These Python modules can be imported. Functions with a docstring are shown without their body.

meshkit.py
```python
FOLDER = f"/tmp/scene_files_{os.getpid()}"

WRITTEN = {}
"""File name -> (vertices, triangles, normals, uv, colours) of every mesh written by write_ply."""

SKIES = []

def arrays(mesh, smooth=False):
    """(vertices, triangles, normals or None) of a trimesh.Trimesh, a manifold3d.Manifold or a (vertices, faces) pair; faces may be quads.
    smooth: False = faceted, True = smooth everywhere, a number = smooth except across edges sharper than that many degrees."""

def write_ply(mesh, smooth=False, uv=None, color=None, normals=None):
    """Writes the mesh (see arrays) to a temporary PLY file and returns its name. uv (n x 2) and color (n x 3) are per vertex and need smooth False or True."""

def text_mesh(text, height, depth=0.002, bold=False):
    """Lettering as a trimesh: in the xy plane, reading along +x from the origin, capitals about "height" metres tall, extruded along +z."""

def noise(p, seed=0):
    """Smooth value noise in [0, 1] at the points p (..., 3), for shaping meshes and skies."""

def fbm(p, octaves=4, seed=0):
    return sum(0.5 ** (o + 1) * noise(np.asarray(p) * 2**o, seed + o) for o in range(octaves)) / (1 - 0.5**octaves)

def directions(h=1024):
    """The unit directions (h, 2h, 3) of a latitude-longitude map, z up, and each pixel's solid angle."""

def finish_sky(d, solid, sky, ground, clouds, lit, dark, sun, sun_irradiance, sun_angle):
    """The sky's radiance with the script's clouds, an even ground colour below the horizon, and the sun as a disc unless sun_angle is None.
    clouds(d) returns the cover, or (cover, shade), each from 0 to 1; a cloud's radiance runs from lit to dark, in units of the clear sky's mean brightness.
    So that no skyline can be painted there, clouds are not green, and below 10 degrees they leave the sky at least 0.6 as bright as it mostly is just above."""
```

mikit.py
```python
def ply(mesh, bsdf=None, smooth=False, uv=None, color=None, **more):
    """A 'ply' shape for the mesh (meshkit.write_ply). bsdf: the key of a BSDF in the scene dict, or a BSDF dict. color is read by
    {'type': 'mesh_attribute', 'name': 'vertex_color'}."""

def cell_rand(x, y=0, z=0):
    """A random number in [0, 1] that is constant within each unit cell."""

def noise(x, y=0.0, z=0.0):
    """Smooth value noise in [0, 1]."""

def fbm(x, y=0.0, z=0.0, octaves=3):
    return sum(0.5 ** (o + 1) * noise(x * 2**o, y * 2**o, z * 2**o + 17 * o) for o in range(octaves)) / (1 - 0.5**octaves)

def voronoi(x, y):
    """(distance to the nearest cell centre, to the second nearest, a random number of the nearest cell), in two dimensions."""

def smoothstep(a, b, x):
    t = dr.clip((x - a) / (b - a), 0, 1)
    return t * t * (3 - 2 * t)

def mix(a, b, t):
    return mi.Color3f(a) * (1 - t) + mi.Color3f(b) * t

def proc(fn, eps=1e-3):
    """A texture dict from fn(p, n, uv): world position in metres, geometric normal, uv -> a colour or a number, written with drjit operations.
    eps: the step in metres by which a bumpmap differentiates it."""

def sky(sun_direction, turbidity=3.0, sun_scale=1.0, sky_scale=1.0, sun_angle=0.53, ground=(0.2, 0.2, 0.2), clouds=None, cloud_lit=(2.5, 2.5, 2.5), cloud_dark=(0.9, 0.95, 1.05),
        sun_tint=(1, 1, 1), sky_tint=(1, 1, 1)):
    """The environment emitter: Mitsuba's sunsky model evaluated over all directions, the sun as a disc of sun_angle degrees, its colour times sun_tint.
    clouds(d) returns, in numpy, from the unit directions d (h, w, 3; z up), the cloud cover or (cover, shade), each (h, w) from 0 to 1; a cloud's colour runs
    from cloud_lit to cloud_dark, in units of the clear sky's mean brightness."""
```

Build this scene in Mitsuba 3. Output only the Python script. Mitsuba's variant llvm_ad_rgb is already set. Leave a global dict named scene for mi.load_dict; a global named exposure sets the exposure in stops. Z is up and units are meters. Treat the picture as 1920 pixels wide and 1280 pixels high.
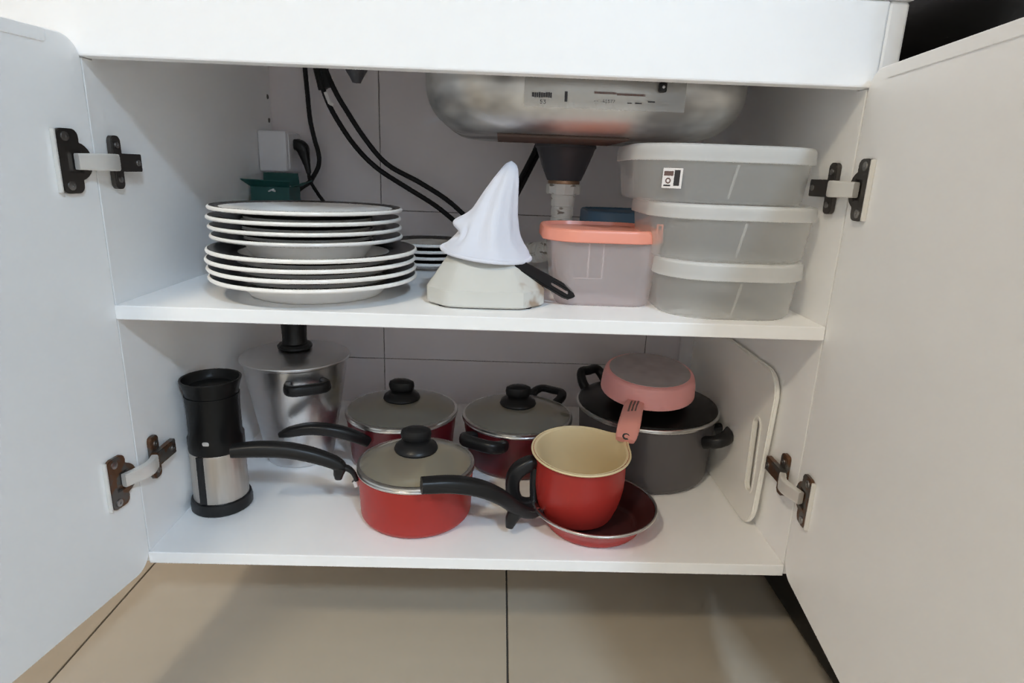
import math, random
import numpy as np
import trimesh
import manifold3d as m3
import mitsuba as mi
import drjit as dr
from shapely.geometry import Polygon, box as sbox, Point
from shapely import affinity
import meshkit
import mikit
from mikit import ply, proc, noise, fbm, smoothstep, mix

T = mi.ScalarTransform4f
scene, labels = {"type": "scene"}, {}
random.seed(7)
RNG = np.random.default_rng(7)

# ------------------------------------------------------------------ camera, light, exposure
CAM, YAW, PITCH, ROLL, FPX = np.array([0.42454, -0.67144, 0.47042]), 0.02628, 0.26946, 0.03686, 1150.08
_f = np.array([math.sin(YAW) * math.cos(PITCH), math.cos(YAW) * math.cos(PITCH), -math.sin(PITCH)])
_r0 = np.array([math.cos(YAW), -math.sin(YAW), 0]); _u0 = np.cross(_r0, _f)
_r = math.cos(ROLL) * _r0 + math.sin(ROLL) * _u0; _u = np.cross(_r, _f)
scene["camera"] = {"type": "perspective", "fov": 2 * math.degrees(math.atan(960 / FPX)), "fov_axis": "x", "near_clip": 0.01, "far_clip": 50,
                   "to_world": T().look_at(origin=CAM.tolist(), target=(CAM + _f).tolist(), up=_u.tolist())}
exposure = 1.2
LAMPS = [  # centre x, y, half size x, y, colour
    ((1.39, -2.40), (0.14, 0.14), (68.0, 90.0, 114.0)),
    ((-0.55, -1.68), (0.14, 0.14), (54.0, 47.5, 37.0)),
]
ROOM = dict(x0=-1.7, x1=2.6, y0=-3.4, z0=-0.18, z1=2.25)
W, D, H, ZS, TS, TB = 0.80, 0.5336, 0.5666, 0.3129, 0.0163, 0.0159

# ------------------------------------------------------------------ helpers
def mat(key, **k):
    two = k.pop("two", True)
    d = {"type": "principled", **{a: ({"type": "rgb", "value": list(b)} if isinstance(b, (tuple, list)) else b) for a, b in k.items()}}
    scene[key] = {"type": "twosided", "bsdf": d} if two else d

def key_for(name):
    if not any(k == name or k.startswith(name + "__") for k in scene) and name not in labels:
        return name
    i = 1
    while any(k == f"{name}_{i:03d}" or k.startswith(f"{name}_{i:03d}__") for k in scene) or f"{name}_{i:03d}" in labels:
        i += 1
    return f"{name}_{i:03d}"

def thing(name, label, cat, group=None):
    k = key_for(name)
    labels[k] = {"label": label, "category": cat}
    if group: labels[k]["group"] = group
    return k

def struct(name, mesh=None, m=None, label=None, smooth=False):
    labels[name] = {"kind": "structure"}
    if label: labels[name]["label"] = label
    if mesh is not None: scene[name] = ply(mesh, m, smooth=smooth)
    return name

def part(parent, name, mesh, m, smooth=35, label=None, **kw):
    k = key_for(parent + "__" + name)
    scene[k] = ply(mesh, m, smooth=smooth, **kw)
    if label: labels[k] = {"label": label}
    return k

def part_ref(parent, name, shape, to_world=None):
    k = key_for(parent + "__" + name)
    scene[k] = {**shape, "to_world": to_world} if to_world is not None else dict(shape)
    return k

def lean(t, deg, axis, at, shift=(0, 0, 0)):
    """Leans the whole thing t about an axis through the point at."""
    M = T().translate([a + b for a, b in zip(at, shift)]).rotate(list(axis), deg).translate([-a for a in at])
    for k in scene:
        if k.startswith(t + "__"): scene[k]["to_world"] = M

def cat(*ms):
    ms = [x for m in ms for x in (m if isinstance(m, (list, tuple)) else [m])]
    return trimesh.util.concatenate(ms)

def tm(man):
    m = man.to_mesh()
    return trimesh.Trimesh(np.array(m.vert_properties[:, :3]), np.array(m.tri_verts), process=False)

def box(x0, x1, y0, y1, z0, z1, b=0.0):
    """A box; with b its edges are bevelled."""
    if b <= 0:
        m = trimesh.creation.box((x1 - x0, y1 - y0, z1 - z0))
        m.apply_translation(((x0 + x1) / 2, (y0 + y1) / 2, (z0 + z1) / 2)); return m
    c = 0.42 * b; P = []
    for X in (x0, x1):
        for Y in (y0, y1):
            for Z in (z0, z1):
                sx, sy, sz = (1 if X == x0 else -1), (1 if Y == y0 else -1), (1 if Z == z0 else -1)
                P += [(X, Y + sy * b, Z + sz * b), (X + sx * b, Y, Z + sz * b), (X + sx * b, Y + sy * b, Z),
                      (X + sx * c * .7, Y + sy * c * .7, Z + sz * b), (X + sx * b, Y + sy * c * .7, Z + sz * c * .7), (X + sx * c * .7, Y + sy * b, Z + sz * c * .7)]
    return trimesh.convex.convex_hull(np.array(P))

def lathe(prof, x=0, y=0, z=0, n=96):
    """Profile [(r, z)...] turned about a vertical axis. Closed profiles give solids."""
    prof = np.array(prof, float); k = len(prof)
    t = np.linspace(0, 2 * np.pi, n, endpoint=False)
    V = np.stack([np.outer(np.cos(t), prof[:, 0]), np.outer(np.sin(t), prof[:, 0]), np.tile(prof[:, 1], (n, 1))], -1).reshape(-1, 3)
    F = []
    closed = np.allclose(prof[0], prof[-1])
    for i in range(n):
        j = (i + 1) % n
        for a in range(k - 1):
            q = (i * k + a, j * k + a, j * k + a + 1, i * k + a + 1)
            F += [(q[0], q[1], q[2]), (q[0], q[2], q[3])]
    m = trimesh.Trimesh(V, np.array(F), process=False)
    m.merge_vertices(); m.update_faces(m.nondegenerate_faces()); m.remove_unreferenced_vertices()
    m.apply_translation((x, y, z))
    if m.is_watertight and m.volume < 0: m.invert()
    return m

def arc(cx, cz, r, a0, a1, n=6):
    return [(cx + r * math.cos(math.radians(a)), cz + r * math.sin(math.radians(a))) for a in np.linspace(a0, a1, n)]

def spline(P, n):
    """Catmull-Rom through the points, n samples."""
    P = np.array(P, float); Q = np.vstack([2 * P[0] - P[1], P, 2 * P[-1] - P[-2]])
    s = np.linspace(0, len(P) - 1 - 1e-9, n); out = []
    for v in s:
        i = int(v); t = v - i; a, b, c, d = Q[i:i + 4]
        out.append(0.5 * (2 * b + (c - a) * t + (2 * a - 5 * b + 4 * c - d) * t * t + (3 * b - a - 3 * c + d) * t ** 3))
    return np.array(out)

def sweep(path, w, h=None, up=(0, 0, 1), n=18, steps=None, power=2.0, closed=False, caps=True):
    """A section of half-width w and half-height h (numbers or one per given point) along the path; power > 2 squares it off."""
    path = np.array(path, float); h = w if h is None else h
    wl = np.broadcast_to(np.array(w, float), (len(path),)); hl = np.broadcast_to(np.array(h, float), (len(path),))
    if steps:
        full = spline(np.column_stack([path, wl, hl]), steps); path, wl, hl = full[:, :3], full[:, 3], full[:, 4]
    tan = np.gradient(path, axis=0) if not closed else np.roll(path, -1, 0) - np.roll(path, 1, 0)
    tan /= np.linalg.norm(tan, axis=1, keepdims=True)
    up = np.array(up, float); V = []
    th = np.linspace(0, 2 * np.pi, n, endpoint=False)
    cs = np.sign(np.cos(th)) * np.abs(np.cos(th)) ** (2 / power); sn = np.sign(np.sin(th)) * np.abs(np.sin(th)) ** (2 / power)
    u_prev = up
    for p, t, a, b in zip(path, tan, wl, hl):
        u = u_prev - t * (u_prev @ t) if abs(up @ t) > 0.9 or len(up) != 3 else up - t * (up @ t)
        u /= np.linalg.norm(u); u_prev = u; s = np.cross(t, u)
        V.append(p + np.outer(cs * a, s) + np.outer(sn * b, u))
    m = len(path); V = np.vstack(V); F = []
    for i in range(m if closed else m - 1):
        j = (i + 1) % m
        for k in range(n):
            l = (k + 1) % n
            F += [(i * n + k, i * n + l, j * n + l), (i * n + k, j * n + l, j * n + k)]
    if caps and not closed:
        c0, c1 = len(V), len(V) + 1
        V = np.vstack([V, path[0], path[-1]])
        for k in range(n):
            l = (k + 1) % n
            F += [(c0, l, k), (c1, (m - 1) * n + k, (m - 1) * n + l)]
    out = trimesh.Trimesh(V, np.array(F), process=False)
    if out.volume < 0: out.invert()
    return out

def ptube(path, r, steps=60, n=12, ends=True):
    """Round tube by parallel transport, free to turn any way."""
    P = spline(path, steps); tan = np.gradient(P, axis=0); tan /= np.linalg.norm(tan, axis=1, keepdims=True)
    u = np.array([0.3, 0.9, 0.1]); u -= tan[0] * (u @ tan[0]); u /= np.linalg.norm(u); V = []
    th = np.linspace(0, 2 * np.pi, n, endpoint=False)
    rr = np.broadcast_to(np.array(r, float), (steps,)) if np.ndim(r) == 0 or len(r) == steps else np.interp(np.linspace(0, 1, steps), np.linspace(0, 1, len(r)), r)
    for p, t, q in zip(P, tan, rr):
        u = u - t * (u @ t); u /= np.linalg.norm(u); s = np.cross(t, u)
        V.append(p + q * (np.outer(np.cos(th), u) + np.outer(np.sin(th), s)))
    V = np.vstack(V); F = []
    for i in range(steps - 1):
        for k in range(n):
            l = (k + 1) % n
            F += [(i * n + k, i * n + l, (i + 1) * n + l), (i * n + k, (i + 1) * n + l, (i + 1) * n + k)]
    c0, c1 = len(V), len(V) + 1; V = np.vstack([V, P[0], P[-1]])
    for k in range(n):
        l = (k + 1) % n
        F += [(c0, l, k), (c1, (steps - 1) * n + k, (steps - 1) * n + l)]
    out = trimesh.Trimesh(V, np.array(F), process=False)
    if out.volume < 0: out.invert()
    return out

def rrect(w, d, r, n=10):
    """Outline of a rounded rectangle centred on the origin, w x d."""
    r = min(r, w / 2 - 1e-5, d / 2 - 1e-5); pts = []
    for cx, cy, a in ((w / 2 - r, d / 2 - r, 0), (-w / 2 + r, d / 2 - r, 90), (-w / 2 + r, -d / 2 + r, 180), (w / 2 - r, -d / 2 + r, 270)):
        pts += [(cx + r * math.cos(math.radians(a + t)), cy + r * math.sin(math.radians(a + t))) for t in np.linspace(0, 90, n)]
    return np.array(pts)

def loft(rings, cap0=True, cap1=True):
    """Skin over rings of equal point count, each (n, 3)."""
    n = len(rings[0]); V = np.vstack(rings); F = []
    for i in range(len(rings) - 1):
        for k in range(n):
            l = (k + 1) % n
            F += [(i * n + k, i * n + l, (i + 1) * n + l), (i * n + k, (i + 1) * n + l, (i + 1) * n + k)]
    extra = []
    if cap0:
        c = len(V) + len(extra); extra.append(np.mean(rings[0], 0)); F += [(c, (k + 1) % n, k) for k in range(n)]
    if cap1:
        c = len(V) + len(extra); extra.append(np.mean(rings[-1], 0)); b = (len(rings) - 1) * n; F += [(c, b + k, b + (k + 1) % n) for k in range(n)]
    if extra: V = np.vstack([V, extra])
    m = trimesh.Trimesh(V, np.array(F), process=False)
    if m.volume < 0: m.invert()
    return m

def rloft(cx, cy, secs, rot=0.0, n=10, cap0=True, cap1=True):
    """Loft of rounded rectangles: secs = [(w, d, r, z)...]."""
    c, s = math.cos(rot), math.sin(rot); rings = []
    for w, d, r, z in secs:
        p = rrect(w, d, r, n); rings.append(np.column_stack([cx + c * p[:, 0] - s * p[:, 1], cy + s * p[:, 0] + c * p[:, 1], np.full(len(p), z)]))
    return loft(rings, cap0, cap1)

def prism(poly, h, bev=0.0):
    """Extrusion of a shapely polygon along +z from 0 to h, edges bevelled by bev."""
    if bev <= 0: return trimesh.creation.extrude_polygon(poly, h, engine="earcut")
    polys = [poly.buffer(-bev), poly]
    def cs(p):
        rings = [np.array(p.exterior.coords)[:-1]] + [np.array(i.coords)[:-1] for i in p.interiors]
        return m3.CrossSection(rings, m3.FillRule.EvenOdd)
    mid = m3.Manifold.extrude(cs(poly), h - 2 * bev).translate((0, 0, bev))
    full = m3.Manifold.extrude(cs(poly.buffer(-bev)), h)
    half = m3.Manifold.extrude(cs(poly.buffer(-bev * .3)), h - 2 * bev * .3).translate((0, 0, bev * .3)) if False else None
    return tm(mid + full)

def place(m, R=None, t=(0, 0, 0)):
    M = np.eye(4)
    if R is not None: M[:3, :3] = R
    M[:3, 3] = t
    m = m.copy(); m.apply_transform(M)
    if np.linalg.det(M[:3, :3]) < 0: m.invert()
    return m

def frame(ex, ey):
    ex = np.array(ex, float); ex /= np.linalg.norm(ex); ey = np.array(ey, float); ey -= ex * (ey @ ex); ey /= np.linalg.norm(ey)
    return np.column_stack([ex, ey, np.cross(ex, ey)])

FRONT = np.array([[1, 0, 0], [0, 0, -1], [0, 1, 0]], float)       # xy drawing -> faces -y

def text(s, h, depth=0.0004, bold=False):
    return meshkit.text_mesh(s, h, depth, bold)

# ------------------------------------------------------------------ materials
mat("white_board", base_color=proc(lambda p, n, uv: mi.Color3f(0.86, 0.855, 0.85) * (0.985 + 0.03 * fbm(p.x * 9, p.y * 9, p.z * 9))), roughness=0.42, specular=0.4)
mat("board_edge", base_color=(0.84, 0.83, 0.80), roughness=0.4)
mat("gel_coat", base_color=(0.90, 0.90, 0.905), roughness=0.22, specular=0.5)
mat("wall_paint", base_color=(0.58, 0.56, 0.54), roughness=0.8)
mat("front_paint", base_color=(0.86, 0.85, 0.84), roughness=0.8)
mat("ceiling_paint", base_color=(0.70, 0.70, 0.69), roughness=0.85)
mat("grout_dark", base_color=(0.075, 0.068, 0.06), roughness=0.9)
mat("wall_grout", base_color=(0.30, 0.27, 0.27), roughness=0.9)
mat("wall_tile", base_color=(0.80, 0.745, 0.755), roughness=0.35, specular=0.4)
mat("floor_tile", base_color=proc(lambda p, n, uv: mix((0.385, 0.33, 0.26), (0.48, 0.42, 0.335), fbm(p.x * 3.2, p.y * 11, p.z, 4))), roughness=proc(lambda p, n, uv: 0.24 + 0.1 * fbm(p.x * 9, p.y * 14)), specular=0.5)
mat("black_gloss", base_color=(0.006, 0.006, 0.006), roughness=0.3, specular=0.25)
mat("ceramic", base_color=(0.86, 0.83, 0.79), roughness=0.12, specular=0.5)
mat("black_glaze_gap_shade", base_color=(0.006, 0.0055, 0.0055), roughness=0.25, specular=0.3)  # rim band colour, also painted under the rims as shade between stacked plates
mat("black_plastic", base_color=(0.009, 0.009, 0.0095), roughness=0.36, specular=0.35)
mat("black_rubber", base_color=(0.010, 0.010, 0.011), roughness=0.55, specular=0.3)
mat("grey_hose", base_color=(0.045, 0.042, 0.042), roughness=0.4)
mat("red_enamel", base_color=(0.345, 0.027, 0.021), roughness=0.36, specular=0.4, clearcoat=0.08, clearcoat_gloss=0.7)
mat("shaded_red_enamel", base_color=(0.095, 0.007, 0.010), roughness=0.28, specular=0.5, clearcoat=0.3)  # red enamel coloured darker to hold the shade of the lids
mat("cream_enamel", base_color=(0.60, 0.48, 0.29), roughness=0.35)
mat("dark_nonstick", base_color=(0.055, 0.014, 0.014), roughness=0.3)
mat("steel", base_color=(0.72, 0.71, 0.69), metallic=1.0, roughness=0.2)
mat("brushed_steel", base_color=proc(lambda p, n, uv: mi.Color3f(0.56, 0.52, 0.48) * (0.9 + 0.2 * noise(p.x * 300, p.y * 300, p.z * 14))), metallic=1.0, roughness=0.34)
mat("aluminium", base_color=proc(lambda p, n, uv: mi.Color3f(0.80, 0.80, 0.82) * (0.93 + 0.1 * fbm(p.x * 25, p.y * 25, p.z * 160))), metallic=1.0, roughness=0.30)
mat("grey_enamel", base_color=(0.085, 0.078, 0.080), roughness=0.38, specular=0.45)
mat("pink_enamel", base_color=(0.82, 0.36, 0.345), roughness=0.3, specular=0.5, clearcoat=0.3)
mat("pink_plastic", base_color=(0.68, 0.29, 0.255), roughness=0.4)
mat("scuffed_grey", base_color=proc(lambda p, n, uv: mix((0.30, 0.25, 0.255), (0.42, 0.37, 0.37), fbm(p.x * 60, p.y * 60, p.z * 20))), roughness=0.4)
mat("white_plastic", base_color=(0.80, 0.80, 0.79), roughness=0.4)
mat("outlet_plastic", base_color=(0.78, 0.77, 0.80), roughness=0.4)
mat("ivory_plastic", base_color=proc(lambda p, n, uv: mix((0.60, 0.595, 0.555), (0.36, 0.27, 0.20), smoothstep(0.455, 0.474, p.x + 0.045 * fbm(p.x * 70, p.y * 70, p.z * 70) - 0.018) * smoothstep(0.42, 0.62, fbm(p.x * 45 + 3, p.y * 45, p.z * 45)))), roughness=0.45)
mat("cloth", base_color=(0.70, 0.72, 0.80), roughness=0.9, sheen=0.3)
mat("salmon_plastic", base_color=(0.80, 0.30, 0.215), roughness=0.32, specular=0.5)
mat("blue_plastic", base_color=(0.085, 0.17, 0.27), roughness=0.4)
mat("teal_card", base_color=(0.010, 0.085, 0.078), roughness=0.5)
mat("hinge_dark", base_color=(0.10, 0.092, 0.085), metallic=0.9, roughness=0.3)
mat("hinge_rusty", base_color=proc(lambda p, n, uv: mix((0.13, 0.12, 0.11), (0.15, 0.075, 0.04), smoothstep(0.4, 0.6, fbm(p.x * 90, p.y * 90, p.z * 90)))), metallic=0.7, roughness=0.4)
mat("hinge_arm", base_color=(0.74, 0.72, 0.68), metallic=0.35, roughness=0.35)
mat("screw_steel", base_color=(0.34, 0.33, 0.32), metallic=1.0, roughness=0.3)
mat("drain_plastic", base_color=(0.060, 0.060, 0.068), roughness=0.4)
mat("copper", base_color=(0.40, 0.24, 0.15), metallic=0.8, roughness=0.4)
mat("pipe_white", base_color=proc(lambda p, n, uv: mix((0.84, 0.82, 0.77), (0.26, 0.22, 0.18), smoothstep(0.64, 0.76, fbm(p.x * 60, p.y * 60, p.z * 150)))), roughness=0.55)
mat("paper_white", base_color=(0.80, 0.76, 0.75), roughness=0.6)
mat("label_film", base_color=(0.50, 0.485, 0.465), roughness=0.35, metallic=0.7)
mat("ink", base_color=(0.03, 0.028, 0.03), roughness=0.6)
mat("ink_brown", base_color=(0.14, 0.085, 0.075), roughness=0.6)
mat("rust_pad", base_color=proc(lambda p, n, uv: mix((0.055, 0.038, 0.032), (0.11, 0.06, 0.045), fbm(p.x * 40, p.y * 40, p.z * 40))), roughness=0.6)
mat("sink_steel", base_color=proc(lambda p, n, uv: mix((0.30, 0.285, 0.275), (0.74, 0.72, 0.69), smoothstep(0.28, 0.66, fbm(p.x * 13, p.y * 13, p.z * 22, 4)))), metallic=1.0, roughness=proc(lambda p, n, uv: 0.30 + 0.2 * fbm(p.x * 20, p.y * 20, p.z * 30)))
mat("board_plastic", base_color=(0.80, 0.785, 0.74), roughness=0.4)
mat("cabinet_shadow_line", base_color=(0.25, 0.24, 0.23), roughness=0.6)
scene["lid_glass"] = {"type": "blendbsdf", "weight": 0.22, "a": {"type": "thindielectric", "int_ior": 1.5, "specular_transmittance": {"type": "rgb", "value": [0.72, 0.73, 0.70]}},
                      "b": {"type": "twosided", "bsdf": {"type": "diffuse", "reflectance": {"type": "rgb", "value": [0.42, 0.42, 0.40]}}}}
scene["smoke_glass"] = {"type": "thindielectric", "int_ior": 1.5, "specular_transmittance": {"type": "rgb", "value": [0.22, 0.22, 0.23]}}
scene["clear_film"] = {"type": "blendbsdf", "weight": 0.22, "a": {"type": "thindielectric", "int_ior": 1.3},
                       "b": {"type": "twosided", "bsdf": {"type": "diffuse", "reflectance": {"type": "rgb", "value": [0.5, 0.49, 0.47]}}}}
scene["frosted"] = {"type": "blendbsdf", "weight": 0.15,
                    "a": {"type": "thindielectric", "int_ior": 1.15, "specular_transmittance": {"type": "rgb", "value": [0.99, 0.99, 0.985]}},
                    "b": {"type": "principledthin", "base_color": {"type": "rgb", "value": [0.97, 0.97, 0.95]}, "roughness": 0.35, "diff_trans": 0.6, "eta": 1.3}}
scene["frosted_lid"] = {"type": "blendbsdf", "weight": 0.48,
                        "a": {"type": "thindielectric", "int_ior": 1.15},
                        "b": {"type": "principledthin", "base_color": {"type": "rgb", "value": [0.96, 0.96, 0.95]}, "roughness": 0.3, "diff_trans": 0.8, "eta": 1.4}}
scene["pinkish_clear"] = {"type": "blendbsdf", "weight": 0.22,
                          "a": {"type": "thindielectric", "int_ior": 1.15, "specular_transmittance": {"type": "rgb", "value": [0.99, 0.98, 0.98]}},
                          "b": {"type": "principledthin", "base_color": {"type": "rgb", "value": [0.97, 0.91, 0.91]}, "roughness": 0.35, "diff_trans": 0.6, "eta": 1.3}}

# ------------------------------------------------------------------ the room
R_ = ROOM
FX, FW = 0.453, 0.588
struct("floor", box(R_["x0"], R_["x1"], R_["y0"], D + 0.03, -0.26, -0.1835), "grout_dark", "beige stone tiled floor")
xs = [FX + FW * k for k in range(-4, 5)]
ys = [D + 0.02, -0.62, -1.52, -2.42, -3.32]
tile_shape = {}
for i in range(len(xs) - 1):
    for j in range(len(ys) - 1):
        x0, x1, y1, y0 = max(xs[i], R_["x0"]) + 0.0014, min(xs[i + 1], R_["x1"]) - 0.0014, ys[j] - 0.0014, ys[j + 1] + 0.0014
        if x1 - x0 < 0.05: continue
        part("floor", "tile", box(x0, x1, y0, y1, -0.1835, -0.18, 0.0008), "floor_tile", smooth=False)
struct("wall_back", box(R_["x0"], R_["x1"], D + 0.0035, D + 0.09, -0.1835, R_["z1"]), "wall_grout", "tiled kitchen wall behind the cabinet")
GX, GW, GZ, GH = 0.1962, 0.534, 0.0934, 0.2975
for i in range(-4, 5):
    for j in range(-1, 8):
        x0, x1, z0, z1 = max(GX + GW * i, R_["x0"]) + .0008, min(GX + GW * (i + 1), R_["x1"]) - .0008, max(GZ + GH * j, -0.18) + .0008, min(GZ + GH * (j + 1), R_["z1"]) - .0008
        if x1 - x0 < .03 or z1 - z0 < .02: continue
        part("wall_back", "tile", box(x0, x1, D, D + 0.0035, z0, z1, 0.0008), "wall_tile", smooth=False)
struct("wall_left", box(R_["x0"] - .1, R_["x0"], R_["y0"], D + .09, -0.1835, R_["z1"]), "wall_paint")
struct("wall_right", box(R_["x1"], R_["x1"] + .1, R_["y0"], D + .09, -0.1835, R_["z1"]), "wall_paint")
struct("wall_front", box(R_["x0"] - .1, R_["x1"] + .1, R_["y0"] - .1, R_["y0"], -0.1835, R_["z1"]), "front_paint")
struct("ceiling", box(R_["x0"] - .1, R_["x1"] + .1, R_["y0"] - .1, D + .09, R_["z1"], R_["z1"] + .1), "ceiling_paint")
for (lx, ly), (hx, hy), col in LAMPS:
    l = thing("ceiling_light", "square white ceiling lamp with a cool glow" if col[2] > col[0] else "square white ceiling lamp with a warm glow", "ceiling lamp")
    zc = R_["z1"]
    fr = prism(Polygon(rrect(2 * hx + .05, 2 * hy + .05, .02), [rrect(2 * hx, 2 * hy, .01)[::-1]]), 0.03)
    part(l, "frame", place(fr, t=(lx, ly, zc - .03)), "white_plastic", smooth=False)
    part(l, "diffuser", box(lx - hx, lx + hx, ly - hy, ly + hy, zc - .024, zc - .012), "white_plastic", smooth=False,
         emitter={"type": "area", "radiance": {"type": "rgb", "value": list(col)}})

# ------------------------------------------------------------------ the cabinet
cab = thing("kitchen_cabinet", "white sink base cabinet with both doors open and one shelf", "cabinet")
part(cab, "side_panel", cat(box(-0.018, 0, 0.0045, D - .004, -TB, H - .0006, .0008), box(-0.018, 0, 0.0215, D - .004, H - .002, 0.6475)), "white_board", smooth=False)
part(cab, "side_panel", cat(box(W, W + 0.018, 0.0045, D - .004, -TB, H - .0006, .0008), box(W, W + 0.018, 0.0225, D - .004, H - .002, 0.6475)), "white_board", smooth=False)
part(cab, "bottom_panel", box(0, W, 0.0, D - .001, -TB, 0, .0012), "white_board", smooth=False)
part(cab, "shelf", box(0.0005, W - .0005, 0.0, D - .001, ZS - TS, ZS, .0012), "white_board", smooth=False)
for sx in (-0.008, W - 0.05):                                     # short plinth legs under the box, set well back
    for sy in (0.36, 0.47):
        part(cab, "leg", lathe([(0, 0), (.022, 0), (.024, .004), (.02, .012), (.017, .05), (.02, .16), (.022, .1640), (0, .1640)], sx + .03, sy, -0.18, 24), "black_plastic")

def door(hx, ang, side, z0, z1, L=0.44):
    """Inner face through the hinge edge (hx, 0); opened by ang degrees; side -1 = left."""
    a = math.radians(ang)
    d = np.array([-math.sin(a), -math.cos(a), 0])                 # from the hinge edge to the free edge, both doors lean to -x
    out = np.array([-math.cos(a), math.sin(a), 0]) if side < 0 else np.array([math.cos(a), -math.sin(a), 0])
    poly = Polygon(rrect(L, z1 - z0, .024, 14))
    inner = rrect(L - .0024, z1 - z0 - .0024, .0228, 14)
    def at(p, t): return np.array([np.array([hx, 0, 0]) + d * (-.0028 + L / 2 + q[0]) + out * t + np.array([0, 0, (z0 + z1) / 2 + q[1]]) for q in p])
    poly = None
    o = rrect(L, z1 - z0, .024, 14)
    m = loft([at(inner, 0), at(o, .0009), at(o, .0165), at(rrect(L - .003, z1 - z0 - .003, .0225, 14), .018)])
    k = part(cab, "door", m, "white_board", smooth=20)
    strip = Polygon(rrect(L - .05, .0115, .003, 4)); R = np.column_stack([d, [0, 0, 1], np.cross(d, [0, 0, 1])])
    if R[:, 2] @ out > 0: R[:, 2] *= -1
    part(k, "edge_band", place(prism(strip, .0012, .0004), R, np.array([hx, 0, 0]) + d * (L / 2 + .012) + np.array([0, 0, z1 - .0068]) + R[:, 2] * .0001), "white_board", smooth=False)
    return k, d, -out
dl, dld, dln = door(0.0, 9.63, -1, -0.0204, 0.5847)
drr, drd, drn = door(W, 7.25, 1, -0.0106, 0.5831)

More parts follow.
